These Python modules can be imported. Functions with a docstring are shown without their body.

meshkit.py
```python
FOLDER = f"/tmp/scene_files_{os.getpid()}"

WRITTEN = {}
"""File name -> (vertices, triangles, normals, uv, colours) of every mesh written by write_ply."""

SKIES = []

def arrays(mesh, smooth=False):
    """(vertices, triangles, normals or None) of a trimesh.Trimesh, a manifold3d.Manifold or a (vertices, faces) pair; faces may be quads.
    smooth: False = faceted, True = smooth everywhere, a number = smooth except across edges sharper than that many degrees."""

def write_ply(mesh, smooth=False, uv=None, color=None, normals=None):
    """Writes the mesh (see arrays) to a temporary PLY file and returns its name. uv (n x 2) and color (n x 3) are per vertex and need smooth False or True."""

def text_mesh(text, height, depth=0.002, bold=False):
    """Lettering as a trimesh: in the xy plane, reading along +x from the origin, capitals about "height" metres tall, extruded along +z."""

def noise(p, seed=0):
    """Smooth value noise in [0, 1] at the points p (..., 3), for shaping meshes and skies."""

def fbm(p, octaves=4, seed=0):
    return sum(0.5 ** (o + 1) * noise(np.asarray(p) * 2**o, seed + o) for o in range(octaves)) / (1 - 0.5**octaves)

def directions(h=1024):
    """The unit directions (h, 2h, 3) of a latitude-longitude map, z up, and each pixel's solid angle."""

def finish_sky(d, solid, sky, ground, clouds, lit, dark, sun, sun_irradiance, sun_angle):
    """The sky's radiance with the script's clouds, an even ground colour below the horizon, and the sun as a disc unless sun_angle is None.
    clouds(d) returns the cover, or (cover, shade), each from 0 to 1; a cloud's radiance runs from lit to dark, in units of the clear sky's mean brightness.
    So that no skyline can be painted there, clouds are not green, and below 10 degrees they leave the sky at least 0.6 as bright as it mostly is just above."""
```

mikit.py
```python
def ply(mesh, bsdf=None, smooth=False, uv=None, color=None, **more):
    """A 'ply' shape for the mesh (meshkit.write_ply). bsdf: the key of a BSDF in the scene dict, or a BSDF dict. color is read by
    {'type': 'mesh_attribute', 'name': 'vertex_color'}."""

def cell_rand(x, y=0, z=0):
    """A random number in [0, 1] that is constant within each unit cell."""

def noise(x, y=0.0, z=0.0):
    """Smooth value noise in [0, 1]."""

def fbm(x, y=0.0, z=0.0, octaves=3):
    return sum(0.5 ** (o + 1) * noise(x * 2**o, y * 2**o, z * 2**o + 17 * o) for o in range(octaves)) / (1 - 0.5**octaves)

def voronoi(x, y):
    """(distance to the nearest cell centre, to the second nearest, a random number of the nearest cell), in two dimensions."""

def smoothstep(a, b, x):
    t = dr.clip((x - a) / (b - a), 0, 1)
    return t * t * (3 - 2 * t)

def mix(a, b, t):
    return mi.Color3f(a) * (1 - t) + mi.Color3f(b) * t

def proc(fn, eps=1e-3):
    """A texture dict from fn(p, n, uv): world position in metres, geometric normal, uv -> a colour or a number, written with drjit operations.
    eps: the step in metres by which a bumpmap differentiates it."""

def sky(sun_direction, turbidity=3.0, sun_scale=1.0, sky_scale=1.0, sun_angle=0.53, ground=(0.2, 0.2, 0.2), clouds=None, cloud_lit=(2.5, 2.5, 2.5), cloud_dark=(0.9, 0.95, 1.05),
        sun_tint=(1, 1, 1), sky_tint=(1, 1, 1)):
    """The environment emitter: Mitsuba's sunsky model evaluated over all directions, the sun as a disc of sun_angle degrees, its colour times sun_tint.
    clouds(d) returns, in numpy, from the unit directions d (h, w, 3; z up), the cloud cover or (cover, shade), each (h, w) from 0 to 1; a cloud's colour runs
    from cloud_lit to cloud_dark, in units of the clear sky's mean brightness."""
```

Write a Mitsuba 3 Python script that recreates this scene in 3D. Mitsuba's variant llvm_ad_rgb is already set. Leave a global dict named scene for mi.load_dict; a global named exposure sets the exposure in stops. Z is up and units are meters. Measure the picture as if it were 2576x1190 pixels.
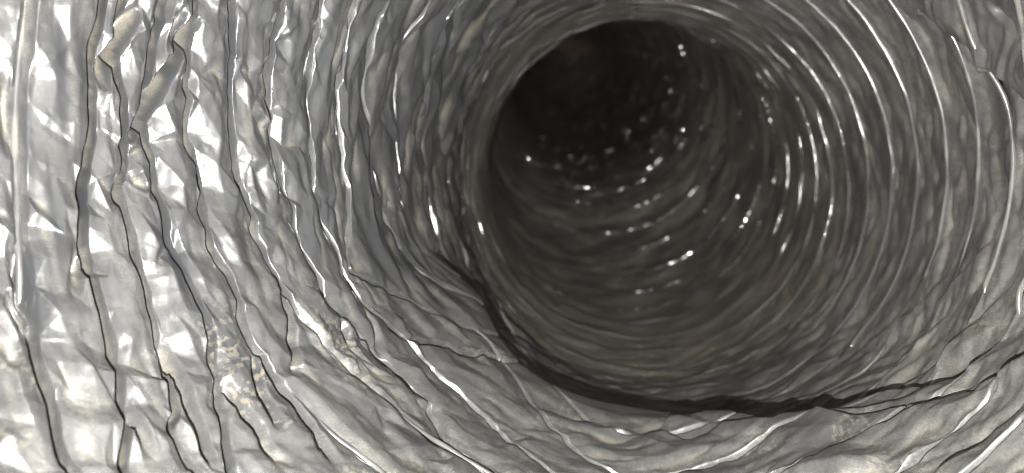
import math
import numpy as np, trimesh, drjit as dr, mitsuba as mi, mikit, meshkit
from mikit import proc, noise, fbm, smoothstep, mix
from scipy.interpolate import PchipInterpolator, LinearNDInterpolator, CubicSpline
from scipy.ndimage import gaussian_filter, gaussian_filter1d
from scipy.spatial import cKDTree

T = mi.ScalarTransform4f
scene, labels = {}, {}

# ---------------------------------------------------------------- camera, lamp, exposure
EYE = np.array([0.0, 0.0, 0.16])
scene['camera'] = {
    'type': 'thinlens', 'fov': 2 * math.degrees(math.atan(1288 / 1741)), 'fov_axis': 'x',
    'to_world': T().look_at(origin=EYE.tolist(), target=(EYE + [0, 1, 0]).tolist(), up=[0, 0, 1]),
    'near_clip': 0.004, 'far_clip': 30.0, 'aperture_radius': 0.0018, 'focus_distance': 0.345}
# the phone's flash, a little to the lower left of its lens
scene['flash_lamp'] = {'type': 'point', 'position': (EYE + [-0.022, 0.0, -0.042]).tolist(),
                       'intensity': {'type': 'rgb', 'value': [1.90, 1.88, 1.83]}}
exposure = 0.0

# ---------------------------------------------------------------- the duct's centre line: one row per measured wire ring
# ring number, centre x y z (from the lens), turn and tilt of the ring in degrees
RADIUS, WIRE = 0.2, 0.0014
RINGS = np.array([
    [-20, -.50, -.12, .05, -72, 0], [-14, -.215, .03, .05, -58, 0], [-8, -.035, .167, .05, -34.4, 0], [-4, .045, .285, .05, -17, 0],
    [0, .09, .41, .05, -3, 0], [4, .13, .60, .049, 0, 0], [6, .142, .70, .05, 1, 0], [9, .164, .86, .0716, 3, 5], [12, .168, 1.0, .104, 4, 16],
    [17, .151, 1.24, .246, 0, 26], [33, .2025, 2.05, .465, -4, 15], [44, .19, 2.60, .68, 8, 28], [56, .02, 3.05, 1.10, 28, 48], [70, -.30, 3.3, 1.7, 45, 65]])
FIRST, LAST = -13, 58
ring_pose = PchipInterpolator(RINGS[:, 0], RINGS[:, 1:])


def tube(u, th):
    """Point of the undisturbed duct at ring coordinate u and angle th (radians), and the outward direction there."""
    k = ring_pose(u)
    y, t = np.radians(k[..., 3]), np.radians(k[..., 4])
    e1 = np.stack([np.cos(y), np.sin(y), 0 * y], -1)
    n = np.stack([-np.sin(y) * np.cos(t), np.cos(y) * np.cos(t), np.sin(t)], -1)
    out = e1 * np.cos(th)[..., None] + np.cross(e1, n) * np.sin(th)[..., None]
    return k[..., :3] + EYE + RADIUS * out, out


def step(a, b, x):
    t = np.clip((x - a) / (b - a), 0, 1)
    return t * t * (3 - 2 * t)


def vnoise(x, y, seed):
    """Smooth value noise, about -1 to 1."""
    g = np.random.default_rng(seed).uniform(-1, 1, (256, 256))
    xi, yi = np.floor(x).astype(int), np.floor(y).astype(int)
    fx, fy = x - xi, y - yi
    fx, fy = fx * fx * (3 - 2 * fx), fy * fy * (3 - 2 * fy)
    a, b = g[xi % 256, yi % 256], g[(xi + 1) % 256, yi % 256]
    c, d = g[xi % 256, (yi + 1) % 256], g[(xi + 1) % 256, (yi + 1) % 256]
    return (a * (1 - fx) + b * fx) * (1 - fy) + (c * (1 - fx) + d * fx) * fy


# where the pleats of the squashed side really run: ring -> (ring coordinate, degrees)
TRACKS = {
    -8: [(-8.06, 167.2), (-8.08, 172.8), (-8.12, 178.5), (-8.14, 185.5), (-8.14, 190.2), (-8.18, 194.8), (-8.18, 198.2), (-8.18, 203.0), (-8.2, 207.0), (-8.24, 209.8), (-8.2, 212.8), (-8.18, 215.0), (-8.2, 217.2), (-8.22, 219.8), (-8.22, 221.5), (-8.16, 223.0)],
    -7: [(-6.8, 165.2), (-6.82, 167.8), (-6.84, 170.0), (-6.88, 171.0), (-6.86, 173.0), (-6.86, 177.0), (-6.86, 180.0), (-6.88, 183.0), (-6.96, 185.0), (-7.04, 186.8), (-7.08, 190.0), (-7.16, 193.3), (-7.18, 194.8), (-7.12, 197.8), (-7.14, 200.0), (-7.12, 203.2), (-7.08, 206.2), (-7.06, 209.0), (-7.14, 212.0), (-7.2, 214.2), (-7.26, 216.8), (-7.32, 218.8), (-7.58, 224.2)],
    -6: [(-6.5, 171.0), (-6.42, 174.8), (-6.32, 177.0), (-6.3, 179.5), (-6.28, 181.5), (-6.28, 183.2), (-6.26, 184.8), (-6.3, 186.8), (-6.42, 187.8), (-6.4, 190.5), (-6.38, 192.8), (-6.32, 194.8), (-6.34, 197.5), (-6.26, 199.8), (-6.22, 202.0), (-6.26, 204.5), (-6.26, 207.5), (-6.3, 210.8), (-6.4, 214.0), (-6.48, 217.0), (-6.52, 218.5), (-6.56, 219.0), (-6.72, 220.3)],
    -5: [(-5.9, 179.2), (-5.84, 181.8), (-5.74, 185.2), (-5.7, 187.0), (-5.66, 190.2), (-5.62, 193.3), (-5.64, 194.8), (-5.5, 197.2), (-5.46, 200.2), (-5.38, 204.2), (-5.36, 207.8), (-5.38, 209.8), (-5.5, 212.8), (-5.56, 215.0), (-5.72, 218.0), (-5.9, 221.2), (-6.04, 224.0), (-6.22, 227.5)],
    -4: [(-5.12, 165.8), (-5.1, 167.8), (-5.08, 171.2), (-5.04, 175.8), (-4.98, 178.5), (-4.96, 180.8), (-4.86, 182.8), (-4.76, 184.8), (-4.66, 186.8), (-4.68, 189.5), (-4.72, 192.2), (-4.76, 194.8), (-4.78, 196.5), (-4.62, 198.2), (-4.52, 200.2), (-4.5, 203.2), (-4.52, 205.5), (-4.58, 208.2), (-4.6, 210.8), (-4.5, 212.5), (-4.4, 216.5), (-4.26, 220.3), (-4.16, 223.0), (-4.06, 227.0), (-3.9, 230.8), (-3.82, 233.5)],
    -3: [(-4.28, 161.0), (-4.08, 166.3), (-4.04, 169.0), (-3.92, 172.5), (-3.84, 176.0), (-3.76, 179.8), (-3.7, 183.0), (-3.64, 186.5), (-3.5, 189.0), (-3.42, 192.2), (-3.48, 194.8), (-3.26, 197.8), (-3.1, 200.2), (-3.0, 205.0), (-2.84, 209.2), (-2.66, 212.8), (-2.48, 216.5), (-2.4, 219.0), (-2.16, 224.2), (-1.94, 227.5), (-1.82, 231.0), (-1.56, 235.8), (-1.48, 241.0)],
    -2: [(-2.9, 158.5), (-2.76, 162.2), (-2.76, 165.0), (-2.74, 169.0), (-2.58, 173.0), (-2.42, 176.5), (-2.3, 182.0), (-2.22, 185.0), (-2.1, 187.8), (-1.96, 191.0), (-1.84, 194.8), (-1.88, 196.5), (-1.7, 198.8), (-1.56, 201.8), (-1.58, 205.0), (-1.56, 207.8), (-1.36, 209.8), (-1.18, 212.2), (-1.08, 215.0), (-0.96, 217.5), (-0.82, 220.8), (-0.7, 224.0), (-0.82, 228.5), (-1.12, 232.5), (-1.5, 235.3)],
    -1: [(-1.58, 156.0), (-1.36, 160.0), (-1.36, 163.5), (-1.26, 166.5), (-1.2, 169.5), (-1.24, 171.5), (-1.12, 175.3), (-1.02, 181.8), (-1.04, 186.8), (-1.0, 190.0), (-0.86, 192.0), (-0.74, 194.8), (-0.62, 198.0), (-0.52, 200.8), (-0.48, 203.0), (-0.46, 204.5), (-0.42, 206.8), (-0.22, 209.5), (-0.02, 212.5), (0.08, 215.5), (0.12, 219.8), (0.18, 222.8), (0.14, 226.0)],
    0: [(-0.62, 154.8), (-0.46, 158.8), (-0.32, 162.2), (-0.3, 167.0), (-0.16, 172.2), (-0.06, 177.0), (0.02, 182.0), (0.12, 185.8), (0.04, 191.5), (-0.04, 194.8), (-0.4, 201.0), (0.1, 203.5), (0.64, 207.2), (1.02, 211.0), (1.34, 215.2), (1.68, 220.8)],
    1: [(0.18, 151.0), (0.2, 155.2), (0.34, 159.5), (0.48, 163.5), (0.68, 168.8), (0.9, 174.0), (1.06, 178.8), (1.14, 184.0), (1.38, 189.5), (1.54, 194.8), (1.86, 203.5), (2.34, 210.8), (2.82, 217.5)],
    2: [(1.18, 146.2), (1.24, 151.2), (1.32, 155.8), (1.5, 161.5), (1.66, 167.0), (1.84, 174.0), (1.92, 182.2), (2.0, 188.5), (2.18, 192.8), (2.6, 200.8), (3.06, 209.0), (3.26, 217.2), (3.38, 223.2)],
    3: [(2.0, 141.5), (2.02, 146.5), (2.06, 151.2), (2.36, 156.2), (2.64, 161.8), (2.94, 168.0), (3.04, 171.5), (3.32, 180.5), (3.44, 187.2), (3.46, 194.5), (3.68, 201.2), (3.9, 206.8), (3.82, 216.8)],
    4: [(2.26, 142.5), (2.72, 148.5), (3.06, 155.0), (3.42, 159.8), (3.74, 165.0), (4.38, 175.3), (4.88, 178.8), (4.8, 189.5), (5.0, 194.5)],
}
FOLDS = [  # (strength, [(ring, degrees), ...])
    (0.6, [(-8.34, 175.0), (-8.3, 177.2), (-8.24, 181.0), (-8.22, 185.8)]),
    (0.8, [(-8.28, 194.8), (-8.26, 200.0), (-8.24, 203.8), (-8.2, 206.5)]),
    (0.8, [(-8.52, 201.0), (-8.4, 203.5), (-8.28, 206.0), (-8.24, 209.2)]),
    (0.5, [(-8.64, 207.2), (-8.52, 209.8), (-8.4, 211.3)]),
    (1, [(-6.18, 164.2), (-6.32, 167.2), (-6.42, 169.2), (-6.5, 170.8), (-6.66, 173.2), (-6.68, 175.5), (-6.74, 176.8)]),
    (0.7, [(-7.22, 214.8), (-7.22, 218.0), (-7.18, 221.2), (-7.18, 225.0)]),
    (0.8, [(-5.36, 162.8), (-5.42, 167.0), (-5.5, 170.8)]),
    (1, [(-5.02, 163.5), (-5.12, 165.8), (-5.48, 172.0), (-5.7, 175.5), (-5.92, 179.0), (-6.14, 181.8), (-6.28, 183.2)]),
    (0.6, [(-6.26, 185.5), (-6.12, 187.0), (-5.72, 189.0)]),
    (0.6, [(-5.64, 195.0), (-5.84, 197.5), (-5.98, 200.0)]),
    (1.3, [(-6.24, 208.0), (-6.2, 210.2), (-6.18, 212.5), (-6.22, 215.2), (-6.28, 217.8), (-6.3, 220.5), (-6.34, 223.2), (-6.38, 225.8), (-6.4, 227.0)]),
    (1, [(-5.52, 214.5), (-5.48, 217.2), (-5.46, 220.3), (-5.42, 223.2), (-5.44, 225.5), (-5.54, 229.2)]),
    (0.7, [(-5.46, 226.0), (-5.38, 228.2), (-5.34, 229.8)]),
    (0.9, [(-4.58, 213.0), (-4.46, 217.2), (-4.42, 221.2), (-4.42, 224.2), (-4.52, 227.2), (-4.62, 232.0)]),
    (0.8, [(0.06, 215.5), (0.42, 217.5), (0.82, 220.5), (0.88, 223.5), (1.26, 226.8), (1.64, 231.3), (2.02, 235.0), (2.72, 240.8), (3.06, 250.2), (3.0, 257.5), (2.62, 266.8), (1.96, 279.2), (1.44, 284.8), (1.24, 289.8)]),
    (0.7, [(1.1, 32.2), (0.68, 23.8), (0.22, 15.8), (-0.28, 11.8), (-0.58, 7.8)]),
    (0.6, [(-0.38, 24.5), (-0.64, 17.2), (-0.78, 14.3)]),
    (0.8, [(1.68, 220.8), (2.12, 224.2), (2.7, 232.5), (3.58, 241.5), (3.74, 252.0), (3.68, 253.0)]),
    (0.8, [(-1.6, 207.5), (-1.66, 211.0), (-1.82, 214.0), (-1.96, 216.2)]),
    (0.8, [(-0.46, 206.8), (-0.58, 210.2), (-0.72, 214.0), (-0.88, 217.2)]),
    (0.8, [(-4.6, 210.8), (-4.66, 212.8), (-4.84, 215.2), (-4.9, 217.0), (-4.98, 220.8), (-5.04, 223.8), (-5.08, 225.2)]),
    (0.8, [(-3.16, 200.0), (-3.16, 202.5), (-3.28, 205.8), (-3.38, 208.2), (-3.56, 211.5), (-3.76, 214.2), (-4.02, 217.2)]),
    (0.8, [(-7.2, 194.8), (-7.3, 197.8), (-7.44, 201.0), (-7.52, 202.8)]),
]
LIP = [(2.8, 196.5, 1.0), (2.98, 201.2, 1.0), (3.04, 207.0, 1.0), (3.08, 212.0, 1.0), (2.7, 216.5, 1.0), (2.4, 221.5, 1.0), (2.16, 226.2, 1.0), (1.92, 230.3, 1.0), (1.7, 237.0, 1.0), (1.78, 242.2, 1.0), (1.9, 252.0, 1.0), (2.04, 261.5, 1.0), (1.78, 273.2, 1.0), (1.22, 284.0, 1.0), (0.46, 291.0, 1.0), (0.54, 291.0, 0.95), (-0.04, 297.8, 0.81), (0.04, 301.5, 0.62), (0.2, 307.8, 0.43), (0.22, 311.2, 0.29), (-0.14, 315.0, 0.19), (-0.36, 318.5, 0.1), (-0.68, 321.5, 0.05)]

ANG = np.arange(0, 360.01, 0.25)


def drift():
    """How far each ring has slid along the duct at each angle: table over (ring, ANG)."""
    rows, keys = [np.zeros_like(ANG)], [-10]
    for k in sorted(TRACKS):
        p = sorted({a: u - k for u, a in TRACKS[k]}.items())
        a, d = np.array(p).T
        x = np.interp(ANG, a, d)
        x *= step(a[0] - 50, a[0], ANG) * (1 - step(a[-1], a[-1] + 45, ANG))
        rows.append(gaussian_filter1d(x, 2.0)); keys.append(k)
    rows.append(np.zeros_like(ANG)); keys.append(8)
    r = np.array(rows)
    u = r + np.array(keys)[:, None]
    for j in range(1, len(u)):
        u[j] = np.maximum(u[j], u[j - 1] + 0.18)
    return np.array(keys, float), u - np.array(keys)[:, None]


DK, DT = drift()


def from_top(deg):
    return np.where(deg > 95, deg, deg + 360.0)


def ring_u(q, deg):
    """Ring coordinate on the tube of duct coordinate q (whole numbers are the wires) at angle deg."""
    q = np.asarray(q, float)
    j = np.clip(np.searchsorted(DK, q, side='right') - 1, 0, len(DK) - 2)
    f = np.clip((q - DK[j]) / (DK[j + 1] - DK[j]), 0, 1)
    i = np.clip(np.floor(deg / 0.25).astype(int), 0, len(ANG) - 2)
    g = deg / 0.25 - i
    d = (DT[j, i] * (1 - g) + DT[j, i + 1] * g) * (1 - f) + (DT[j + 1, i] * (1 - g) + DT[j + 1, i + 1] * g) * f
    d = np.where((q <= DK[0]) | (q >= DK[-1]), 0, d)
    wob = 0.10 * vnoise(from_top(deg) / 17 + 40, np.round(q) * 7.3 + 60, 5) * step(3, 6, q)
    return q + d + wob


def squashed(q, deg):
    """1 where the bend squashes the duct into pleats, 0 where the film is stretched."""
    return (1 - step(88, 122, np.abs(deg - 205))) * (1 - step(4.5, 8, q))


def wire_shows(k, deg):
    """1 where the wire of ring k pushes through the film, 0 where the pleats bury it."""
    s = 1 - step(0.15, 0.5, squashed(k, deg))
    if k <= 2: s = s * (1 - step(250, 262, deg) * (1 - step(326, 338, deg)))
    if k == -8: s = np.maximum(s, step(90, 100, deg) * (1 - step(205, 209, deg)))
    if k == -4: s = np.maximum(s, step(212, 218, deg) * (1 - step(250, 265, deg)))
    if k == -3: s = np.maximum(s, step(202, 208, deg) * (1 - step(250, 265, deg)))
    if k in (1, 2): s = np.maximum(s, step(194, 198, deg) * (1 - step(216, 219, deg)))
    return s


def fold_points():
    """Points every millimetre along every pleat, with the pleat's strength."""
    P, W, S = [], [], []

    def add(u, deg, w, main):
        p, _ = tube(u, np.radians(deg))
        P.append(p); W.append(np.broadcast_to(w, len(p))); S.append(np.full(len(p), main))
    for k in range(-12, 9):
        deg = np.arange(70, 345, 0.2)
        low = 1 - 0.65 * step(232, 250, deg) * step(-1.5, -0.5, k)
        add(ring_u(np.full(len(deg), float(k)), deg), deg, squashed(k, deg) * (1 - wire_shows(k, deg)) * low, 1.0)
    for w, line in FOLDS:
        a = np.array(line)
        m = np.r_[0, np.cumsum(np.hypot(np.diff(a[:, 0]) * 0.03, np.radians(np.diff(a[:, 1])) * RADIUS))]
        t = np.linspace(0, m[-1], max(8, int(m[-1] / 0.0007)))
        add(np.interp(t, m, a[:, 0]), np.interp(t, m, a[:, 1]), w * step(0, 0.022, np.minimum(t, m[-1] - t) + 0.002), 0.0)
    return np.concatenate(P), np.concatenate(W), np.concatenate(S)


FP, FW, FM = fold_points()
keep = FW > 0.03
FP, FW, FM = FP[keep], FW[keep], FM[keep]
fold_tree = cKDTree(FP)
FOLD_TOP = [(1.1, 32.2), (0.68, 23.8), (0.22, 15.8), (-0.28, 11.8), (-0.58, 7.8)]
FLAPS = [([(0.92, 265.8), (1.34, 270.8), (1.38, 278.8), (1.14, 289.5), (0.98, 293.5), (0.38, 302.0), (0.26, 307.8), (-0.1, 313.8), (-0.62, 319.2)], 0.0045),
         ([(0.92, 269.8), (0.6, 277.5), (0.7, 282.0), (0.48, 288.2), (0.22, 292.0), (0.28, 295.8), (0.14, 299.0), (-0.3, 306.2), (-0.66, 313.8)], 0.004),
         ([(-0.02, 300.5), (-0.56, 305.0), (-0.98, 312.5), (-1.32, 316.0), (-1.44, 318.5), (-1.74, 322.8), (-2.14, 327.8)], 0.005),
         ([(-1.02, 296.8), (-1.06, 301.5), (-1.08, 306.8), (-1.3, 315.2), (-1.32, 317.2)], 0.004), ([(-2.74, 309.5), (-2.76, 313.5), (-2.7, 323.2)], 0.005)]
lip = np.array(LIP)
lip_a, lip_i = np.unique(lip[:, 1], return_index=True)
lip_u = lip[lip_i, 0]
LIP_U = gaussian_filter1d(np.interp(ANG, lip_a, lip_u), 16)
LIP_H = gaussian_filter1d(np.interp(ANG, lip_a, lip[lip_i, 2]), 6)       # how high it stands


def facets(a, b, size, seed):
    """Crumpled sheet: flat facets between random points of random height (-1 to 1), size metres apart."""
    r = np.random.default_rng(seed)
    x, y = np.meshgrid(np.arange(a.min() - 3 * size, a.max() + 3 * size, size), np.arange(b.min() - 3 * size, b.max() + 3 * size, size))
    pts = np.stack([x.ravel(), y.ravel()], 1) + r.uniform(-0.48, 0.48, (x.size, 2)) * size
    return LinearNDInterpolator(pts, r.uniform(-1, 1, len(pts)))(np.stack([a.ravel(), b.ravel()], 1)).reshape(a.shape)


def creases(x, y, seed, n, size):
    """Sharp straight crease lines in n random directions, bent a little: 0 in the creases, about 1 between them."""
    r = np.random.default_rng(seed)
    z = 0
    for i in range(n):
        t = r.uniform(0, math.pi)
        lam = size * r.uniform(0.7, 1.5)
        w = (x * math.cos(t) + y * math.sin(t)) / lam + r.uniform(0, 9) + 0.55 * vnoise(x / lam * 0.7 + 11 * i, y / lam * 0.7 + 31, seed + i)
        z = z + np.abs(w - np.floor(w) - 0.5) * 2 * step(-0.5, 0.5, vnoise(x / lam * 0.35 + 5 * i, y / lam * 0.35, seed + 50 + i))
    return z / n


def squeezed(p, sq, low, q):
    """The pleats' swelling at points p of the undisturbed tube: (smooth height, slot strength, closeness to a pleat's edge)."""
    dist, idx = fold_tree.query(p.reshape(-1, 3), k=6, distance_upper_bound=0.03, workers=-1)
    idx = np.minimum(idx, len(FW) - 1)
    w, main = np.where(np.isfinite(dist), FW[idx], 0), FM[idx]
    soft = (1 - np.sqrt(np.clip(1 - (1 - np.clip(dist / 0.0105, 0, 1)) ** 2, 0, 1))) * np.minimum(w, 1) * (0.4 + 0.6 * main)
    slot = (1 - step(0.0004, 0.0018, dist)) * w * main + 0.30 * (1 - step(0.0004, 0.0034, dist)) * w * (1 - main)
    soft, slot = soft.max(1).reshape(sq.shape), slot.max(1).reshape(sq.shape)
    high = 0.0080 - 0.0035 * low * step(-5, -3, q)
    return sq * high - 0.0085 * soft, slot, soft


def folded(a, b, da, db, seed, rough, lean):
    """The same swelling as flat crumpled facets: sampled at scattered points, with random dents, and joined by flat triangles."""
    r = np.random.default_rng(seed)
    c = b - lean * a
    x, y = np.meshgrid(np.arange(a.min() - 3 * da, a.max() + 3 * da, da), np.arange(c.min() - 4 * db - lean * da, c.max() + 4 * db + lean * da, db))
    x = x + r.uniform(-0.48, 0.48, x.shape) * da
    y = y + r.uniform(-0.48, 0.48, x.shape) * db
    y = y + lean * x
    u, deg = y / 0.028, np.degrees(x / RADIUS) % 360
    sq = squashed(u, deg)
    h = squeezed(tube(u, np.radians(deg))[0], sq, step(225, 245, deg), u)[0] + rough * r.uniform(-1, 1, x.shape) * (0.55 + 0.7 * step(-0.5, 0.6, vnoise(x * 16 + 3, y * 16, seed + 3)))
    pts = np.stack([x.ravel() / da, (y - lean * x).ravel() / db], 1)
    return LinearNDInterpolator(pts, h.ravel())(np.stack([a.ravel() / da, c.ravel() / db], 1)).reshape(a.shape)


def overlap(u, deg, line, height, reach):
    """Film that lies over the film behind it: raised up to the line, then dropping sharply."""
    l = np.array(sorted((d, v) for v, d in line))
    x = u - np.interp(deg, l[:, 0], l[:, 1])
    on = step(l[0, 0] - 6, l[0, 0] + 4, deg) * (1 - step(l[-1, 0] - 4, l[-1, 0] + 8, deg))
    return on * height * np.where(x < 0, np.exp(-(x / reach) ** 2), 1 - step(0, 0.10, x))


def inset(q, deg, u, fine):
    """How far the film stands in from the wires' circle, in metres."""
    s = q - np.floor(q)
    top = from_top(deg)
    near_ring = np.round(q).astype(int)
    bare = np.zeros(q.shape)
    for k in np.unique(near_ring):
        bare = np.where(near_ring == k, wire_shows(k, deg), bare)
    a, b = np.radians(top) * RADIUS, 0.028 * u
    sq = squashed(q, deg)
    deep = step(5, 11, q)
    # stretched side: the film sags a little outwards between two wires, with pulled wrinkles along the duct's turns
    sag = -((0.0045 - 0.0022 * deep) + 0.0022 * vnoise(top / 9, np.floor(q) * 3.7, 3)) * (4 * s * (1 - s)) ** 0.8
    pull = 0.0017 * vnoise((a + 0.5 * b) * 11, (b - 0.13 * a) * 190, 11) + 0.0012 * vnoise((a - 0.4 * b) * 19, (b + 0.16 * a) * 330, 12) + 0.0005 * vnoise((a + 0.3 * b) * 60, (b - 0.1 * a) * 520, 13)
    edge = np.clip(np.minimum(s, 1 - s) / 0.12, 0, 1)
    d = (1 - sq) * (sag + (1 - 0.45 * deep) * pull * edge)
    if not fine:
        return d
    p, _ = tube(u, np.radians(deg))
    low = step(225, 245, deg)
    x = u - np.interp(deg, ANG, LIP_U)
    on = step(196, 216, deg) * (1 - step(314, 324, deg))
    plain = 1 - 0.95 * on * np.exp(-(x / 0.6) ** 2)
    smooth, slot, soft = squeezed(p, sq, low, q)
    far = np.maximum(step(-2.5, 1.0, q), 0.55 * step(236, 256, deg))
    flat = (1 - far) * folded(a, b, 0.0105, 0.0090, 21, 0.0023, 0.25) + far * folded(a, b, 0.030, 0.0068, 25, 0.0021, 0.35)
    big = facets(a + 0.2 * b, b, 0.017, 22)
    mid = facets(a - 0.3 * b, b, 0.0048, 24)
    long = facets(a * 0.16 + 0.10 * b, b, 0.0062, 25) + 0.5 * facets(a * 0.22 - 0.16 * b, b, 0.0042, 26)
    line = creases(a, b, 27, 4, 0.026) - 0.25
    calm = 0.3 + 0.7 * step(-0.35, 0.35, vnoise(a * 24, b * 24 + 9, 23))
    corner = step(250, 272, deg) * (1 - step(335, 352, deg)) * (1 - step(1.6, 2.6, u))
    crumple = (1 - 0.7 * corner) * (1 - far) * (0.0008 * big + 0.0005 * calm * mid + 0.0036 * line) + (0.0004 + 0.0026 * far) * long + far * (0.0003 * calm * mid + 0.0016 * line)
    pillow = (0.12 * smooth + 0.88 * flat) * plain + (1 - plain) * sq * 0.005 - (sq * 0.008 + 0.026) * slot * (0.15 + 0.85 * plain)
    d = d + (1 - (1 - edge) * bare * (1 - 0.6 * sq)) * (pillow + (0.45 + 0.55 * sq) * crumple * plain)
    d = d + overlap(u, deg, FOLD_TOP, 0.015, 1.2)
    for line, height in FLAPS:
        d = d + overlap(u, deg, line, height, 0.55)
    corner = step(250, 272, deg) * (1 - step(335, 352, deg)) * (1 - step(1.6, 2.6, u))
    sweep = facets(a * 0.11, b + 0.39 * a, 0.0085, 41)
    d = d + corner * plain * 0.0040 * sweep
    tight = 1 - 0.97 * step(276, 290, deg)
    return d + on * (0.021 * np.interp(deg, ANG, LIP_H) * np.where(x < 0, np.exp(-(x / 1.6) ** 2), 1 - step(0, 0.12, x)) - 0.050 * tight * step(0.02, 0.12, x) * (1 - step(0.30, 0.62, x)))


# ---------------------------------------------------------------- materials
def dirt(q, deg, u, d, out):
    """Per vertex: dust (0 to 1) lying on the film, thicker in its valleys and on the floor, and dried clay (0 to 1)."""
    a, b = np.radians(from_top(deg)) * RADIUS, 0.028 * u
    d = np.maximum(d, -0.004)
    cloud = sum(0.5 ** o * vnoise((a + 0.4 * b) * 24 * 2 ** o, (b - 0.12 * a) * 170 * 2 ** o, 50 + o) for o in range(4))
    valley = np.clip((gaussian_filter(d, 5) - d) / 0.0012, -0.4, 1.6)
    settle = step(0.15, 0.95, -out[..., 2])
    dust = np.clip(0.42 + 0.10 * step(12, 20, u) - 0.27 * squashed(q, deg) + 0.26 * cloud + 0.42 * valley * step(-0.5, 0.4, cloud) + 0.26 * settle * (1 - step(9, 15, u)), 0, 1)  # the rise far in only brightens the dim end of the duct
    near = step(0.0, 0.6, -out[..., 2]) * (1 - step(1, 4, u))
    blot = sum(0.6 ** o * vnoise(a * 30 * 2 ** o, b * 30 * 2 ** o, 60 + o) for o in range(4))
    clay = near * step(0.1, 1.1, blot + 0.4 * np.clip(valley, 0, 1))
    seam = step(0.35, 1.2, (gaussian_filter(d, 3) - d) / 0.0005) * step(-0.5, 0.3, cloud + 0.5 * blot) * (1 - step(8, 13, u))
    clay = clay - seam * (1 - clay)                       # above 0: clay; below 0: brown dirt gathered in the creases
    return np.stack([dust, clay], -1)


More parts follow.
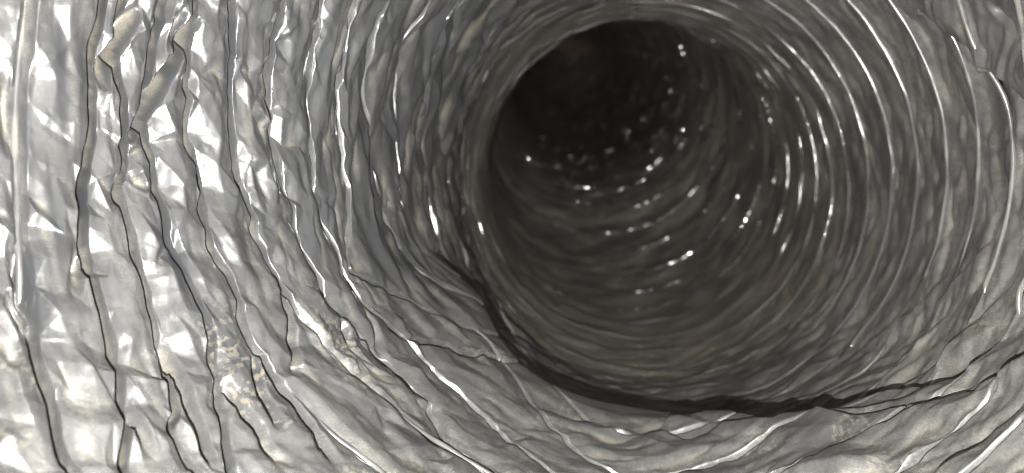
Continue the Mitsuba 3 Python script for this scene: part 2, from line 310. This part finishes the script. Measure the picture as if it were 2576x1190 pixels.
def film_color(dust_tone):
    def color(p, n, uv):
        grain = noise(p.x * 1500, p.y * 1500, p.z * 1500)
        scuff = fbm(p.x * 260, p.y * 260, p.z * 260, 3)
        c = mix((0.036, 0.037, 0.039), dust_tone, dr.clip(uv.x * (0.40 + 0.8 * grain + 0.8 * (scuff - 0.35)), 0, 1))
        seam = dr.clip(-uv.y, 0, 1)
        c = mix(c, (0.125, 0.104, 0.072), seam * dr.clip(0.25 + 1.3 * (scuff - 0.2), 0, 1) * 0.6)
        flake = smoothstep(0.58, 0.70, fbm(p.x * 420, p.y * 420, p.z * 420, 4) + 0.16 * (dr.clip(uv.y, 0, 1) - 0.5))
        return mix(c, (0.235, 0.205, 0.152), flake * dr.clip(uv.y, 0, 1) * (1 - seam) * 0.38)
    return color


def film_rough(p, n, uv):
    return 0.235 + 0.16 * uv.x + 0.12 * dr.clip(-uv.y, 0, 1)


def sleeve_color(p, n, uv):
    return mix((0.07, 0.07, 0.07), (0.15, 0.143, 0.13), smoothstep(0.35, 0.65, fbm(p.x * 45, p.y * 45, p.z * 45, 3)))


def sleeve_rough(p, n, uv):
    return 0.17 + 0.1 * smoothstep(0.42, 0.6, fbm(p.x * 32 + 5, p.y * 32, p.z * 32, 3))


for name, tone in (('film', (0.160, 0.153, 0.138)), ('film_brown', (0.200, 0.182, 0.150)), ('film_far_brightened', (0.27, 0.245, 0.205))):       # further in the dust is browner, and lightened to offset the flash's falloff
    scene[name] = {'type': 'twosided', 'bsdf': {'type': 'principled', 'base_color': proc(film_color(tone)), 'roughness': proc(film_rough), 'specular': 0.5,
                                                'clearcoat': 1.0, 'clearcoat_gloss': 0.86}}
scene['wire_sleeve'] = {'type': 'twosided', 'bsdf': {'type': 'principled', 'base_color': proc(sleeve_color), 'roughness': proc(sleeve_rough),
                                                     'specular': 0.8}}
scene['brown_board'] = {'type': 'principled', 'base_color': {'type': 'rgb', 'value': [0.34, 0.23, 0.16]}, 'roughness': 0.8}

# ---------------------------------------------------------------- the duct
labels['flexible_duct'] = {'label': 'crumpled dusty black plastic flexible duct with wire rings, seen from inside', 'category': 'duct'}


def numbered(name, n):
    return f'flexible_duct__{name}' + (f'_{n:03d}' if n else '')


def sheet(q, deg, fine):
    """The film over a grid of duct coordinates and angles: points and normals."""
    Q, D = np.meshgrid(q, deg % 360.0, indexing='ij')
    U = ring_u(Q, D)
    p, out = tube(U, np.radians(D))
    d = gaussian_filter(inset(Q, D, U, fine), 0.42 if fine else 0)
    p = p - out * d[..., None]
    n = np.cross(np.gradient(p, axis=1), np.gradient(p, axis=0))
    n *= -np.sign((n * out).sum(-1, keepdims=True).mean())
    return p, n / (np.linalg.norm(n, axis=-1, keepdims=True) + 1e-12), dirt(Q, D, U, d, out)


def grid_shape(p, n, bsdf, uv=None):
    r, c = p.shape[:2]
    i, j = np.meshgrid(np.arange(r - 1), np.arange(c - 1), indexing='ij')
    k = (i * c + j).ravel()
    f = np.vstack([np.stack([k, k + 1, k + c + 1], 1), np.stack([k, k + c + 1, k + c], 1)])
    f = f[:, ::-1]
    path = meshkit.write_ply((p.reshape(-1, 3), f), uv=None if uv is None else uv.reshape(-1, 2), normals=n.reshape(-1, 3))
    return {'type': 'ply', 'filename': path, 'face_normals': False, 'bsdf': {'type': 'ref', 'id': bsdf}}


fine_deg = np.r_[np.arange(95.01, 130, 0.35), np.arange(130, 300, 0.19), np.arange(300, 455.0, 0.4)]   # from the top, all the way round
count = 0
for q0, q1, rows, deg, fine in ((FIRST, -9, 10, fine_deg[::3], True), (-9, 3, 54, fine_deg, True), (3, 8, 32, fine_deg, True), (8, 16, 16, fine_deg[::2], False), (16, LAST, 8, fine_deg[::4], False)):
    deg = np.r_[deg, 455.0]
    q = np.linspace(q0, q1, (q1 - q0) * rows + 1)
    if fine: q = q - 0.5 * np.sin(2 * np.pi * q) / (2 * np.pi)
    q[rows::rows] -= 1e-6          # a panel's last row belongs to it, not to the next
    P, N, UV = sheet(q, deg, fine)
    for k in range(q1 - q0):
        scene[numbered('film_panel', count)] = grid_shape(P[k * rows:(k + 1) * rows + 1], N[k * rows:(k + 1) * rows + 1], 'film' if q0 + k < 6 else 'film_brown' if q0 + k < 15 else 'film_far_brightened', UV[k * rows:(k + 1) * rows + 1])
        count += 1

for name, rough in (('wire_gloss', 0.095), ('wire_dull', 0.30)):
    scene[name] = {'type': 'twosided', 'bsdf': {'type': 'principled', 'base_color': {'type': 'rgb', 'value': [0.22, 0.215, 0.205]}, 'roughness': rough, 'specular': 1.0, 'metallic': 0.7}}
scene['wire_steel'] = {'type': 'twosided', 'bsdf': {'type': 'principled', 'base_color': {'type': 'rgb', 'value': [0.42, 0.41, 0.40]}, 'roughness': 0.15, 'metallic': 0.93}}
for m, k in enumerate(range(FIRST, LAST + 1)):
    flats = k >= 11               # further in, the film bunches round the wire in small flat facets
    deg = np.arange(95.0, 455.01, 1.25 if flats else 0.3)
    ang = deg % 360.0
    row = np.full(len(deg), k * 5.1)
    shows = wire_shows(k, ang)
    u = ring_u(np.full(len(deg), k - 1e-6), ang)
    c, out = tube(u, np.radians(ang))
    film = gaussian_filter1d(inset(np.full(len(deg), float(k)), ang, u, True), 14) if k < 8 else 0.0003
    # the film drawn tight over the wire dimples it, more so further in
    dimple = step(2, 9, k)
    kr = np.random.default_rng(700 + k)
    knots = np.arange(90.0, 460.0, 1.5 if k < 12 else 1.1)
    knots = knots + kr.uniform(-0.7, 0.7, len(knots))
    kinks = gaussian_filter1d(np.interp(deg, knots, kr.uniform(-1, 1, len(knots))), 0.6)
    dimple = dimple * (1 - flats) + 0.5 * flats
    bump = (0.00006 + 0.00034 * dimple + 0.00025 * step(7, 12, k)) * kinks * (0.4 + 0.6 * step(-0.3, 0.3, vnoise(deg / 11, row, 35))) + (0.0008 + 0.0013 * step(5, 9, k) * (1 - step(13, 17, k))) * vnoise(deg / 7, row, 32)
    c = c - out * (film + 0.0004 - 0.0021 * dimple + bump - 0.022 * (1 - shows))[:, None]
    c = c + out * (0.003 * step(7, 8, k) * step(140, 160, ang) * (1 - step(215, 235, ang)))[:, None]     # buried on the inner side of the bend
    t = np.gradient(c, axis=0); t[0] = t[-1] = c[1] - c[-2]
    t /= np.linalg.norm(t, axis=1, keepdims=True)
    o2 = out - t * (out * t).sum(1, keepdims=True)
    o2 /= np.linalg.norm(o2, axis=1, keepdims=True)
    side = np.cross(t, o2)
    ph = np.linspace(0, 2 * np.pi, 9)
    r = (WIRE + 0.0017 * dimple) * (1 + 0.12 * vnoise(deg / 2.3, row, 33))
    r, ph = r[:, None] * np.ones(9), ph * np.ones((len(deg), 1))
    if flats:
        r = 0.0019 * kr.uniform(0.85, 1.35, r.shape)
        ph = ph + kr.uniform(-0.3, 0.3, r.shape)
        ph[:, 8], r[:, 8] = ph[:, 0] + 2 * np.pi, r[:, 0]
        c = c + out * 0.0013
    n = o2[:, None] * np.cos(ph)[:, :, None] + side[:, None] * np.sin(ph)[:, :, None]
    shape = scene[numbered('wire_ring', m)] = grid_shape(c[:, None] + n * r[:, :, None], n, 'wire_sleeve' if k < 3 else 'wire_gloss' if k < 11 else 'wire_steel' if k < 34 else 'wire_dull')
    shape['face_normals'] = flats

# ---------------------------------------------------------------- what shows at the far end
labels['brown_scrap'] = {'label': 'dull brown scrap dimly seen at the far end of the duct', 'category': 'scrap'}
S, Tt = np.meshgrid(np.linspace(0, 1, 16), np.linspace(0, 1, 12), indexing='ij')
corners = np.array([[52.6, 314], [51.6, 338], [48.0, 352], [49.4, 324]], float)
ut = ((1 - S)[..., None] * (1 - Tt)[..., None] * corners[0] + (1 - S)[..., None] * Tt[..., None] * corners[1] + S[..., None] * Tt[..., None] * corners[2] + S[..., None] * (1 - Tt)[..., None] * corners[3])
ut += 0.25 * np.stack([vnoise(S * 5, Tt * 5, 91), 6 * vnoise(S * 4 + 9, Tt * 4, 92)], -1)
pf, of = tube(ut[..., 0], np.radians(ut[..., 1]))
front = pf - of * (0.014 + 0.005 * vnoise(S * 4, Tt * 3, 93))[..., None]
ring = np.r_[np.arange(12), np.arange(1, 16) * 12 + 11, np.arange(15 * 12 + 10, 15 * 12 - 1, -1), np.arange(14 * 12, 0, -12)]
gi, gj = np.meshgrid(np.arange(15), np.arange(11), indexing='ij')
g = (gi * 12 + gj).ravel()
ff = np.vstack([np.stack([g, g + 1, g + 13], 1), np.stack([g, g + 13, g + 12], 1)])
r2 = np.roll(ring, -1)
board = trimesh.Trimesh(np.vstack([front.reshape(-1, 3), (front + of * 0.006).reshape(-1, 3)]),
                        np.vstack([ff, ff[:, ::-1] + 192, np.stack([ring, r2 + 192, r2], 1), np.stack([ring, ring + 192, r2 + 192], 1)]), process=False)
board.fix_normals()
scene['brown_scrap'] = mikit.ply(board, 'brown_board')
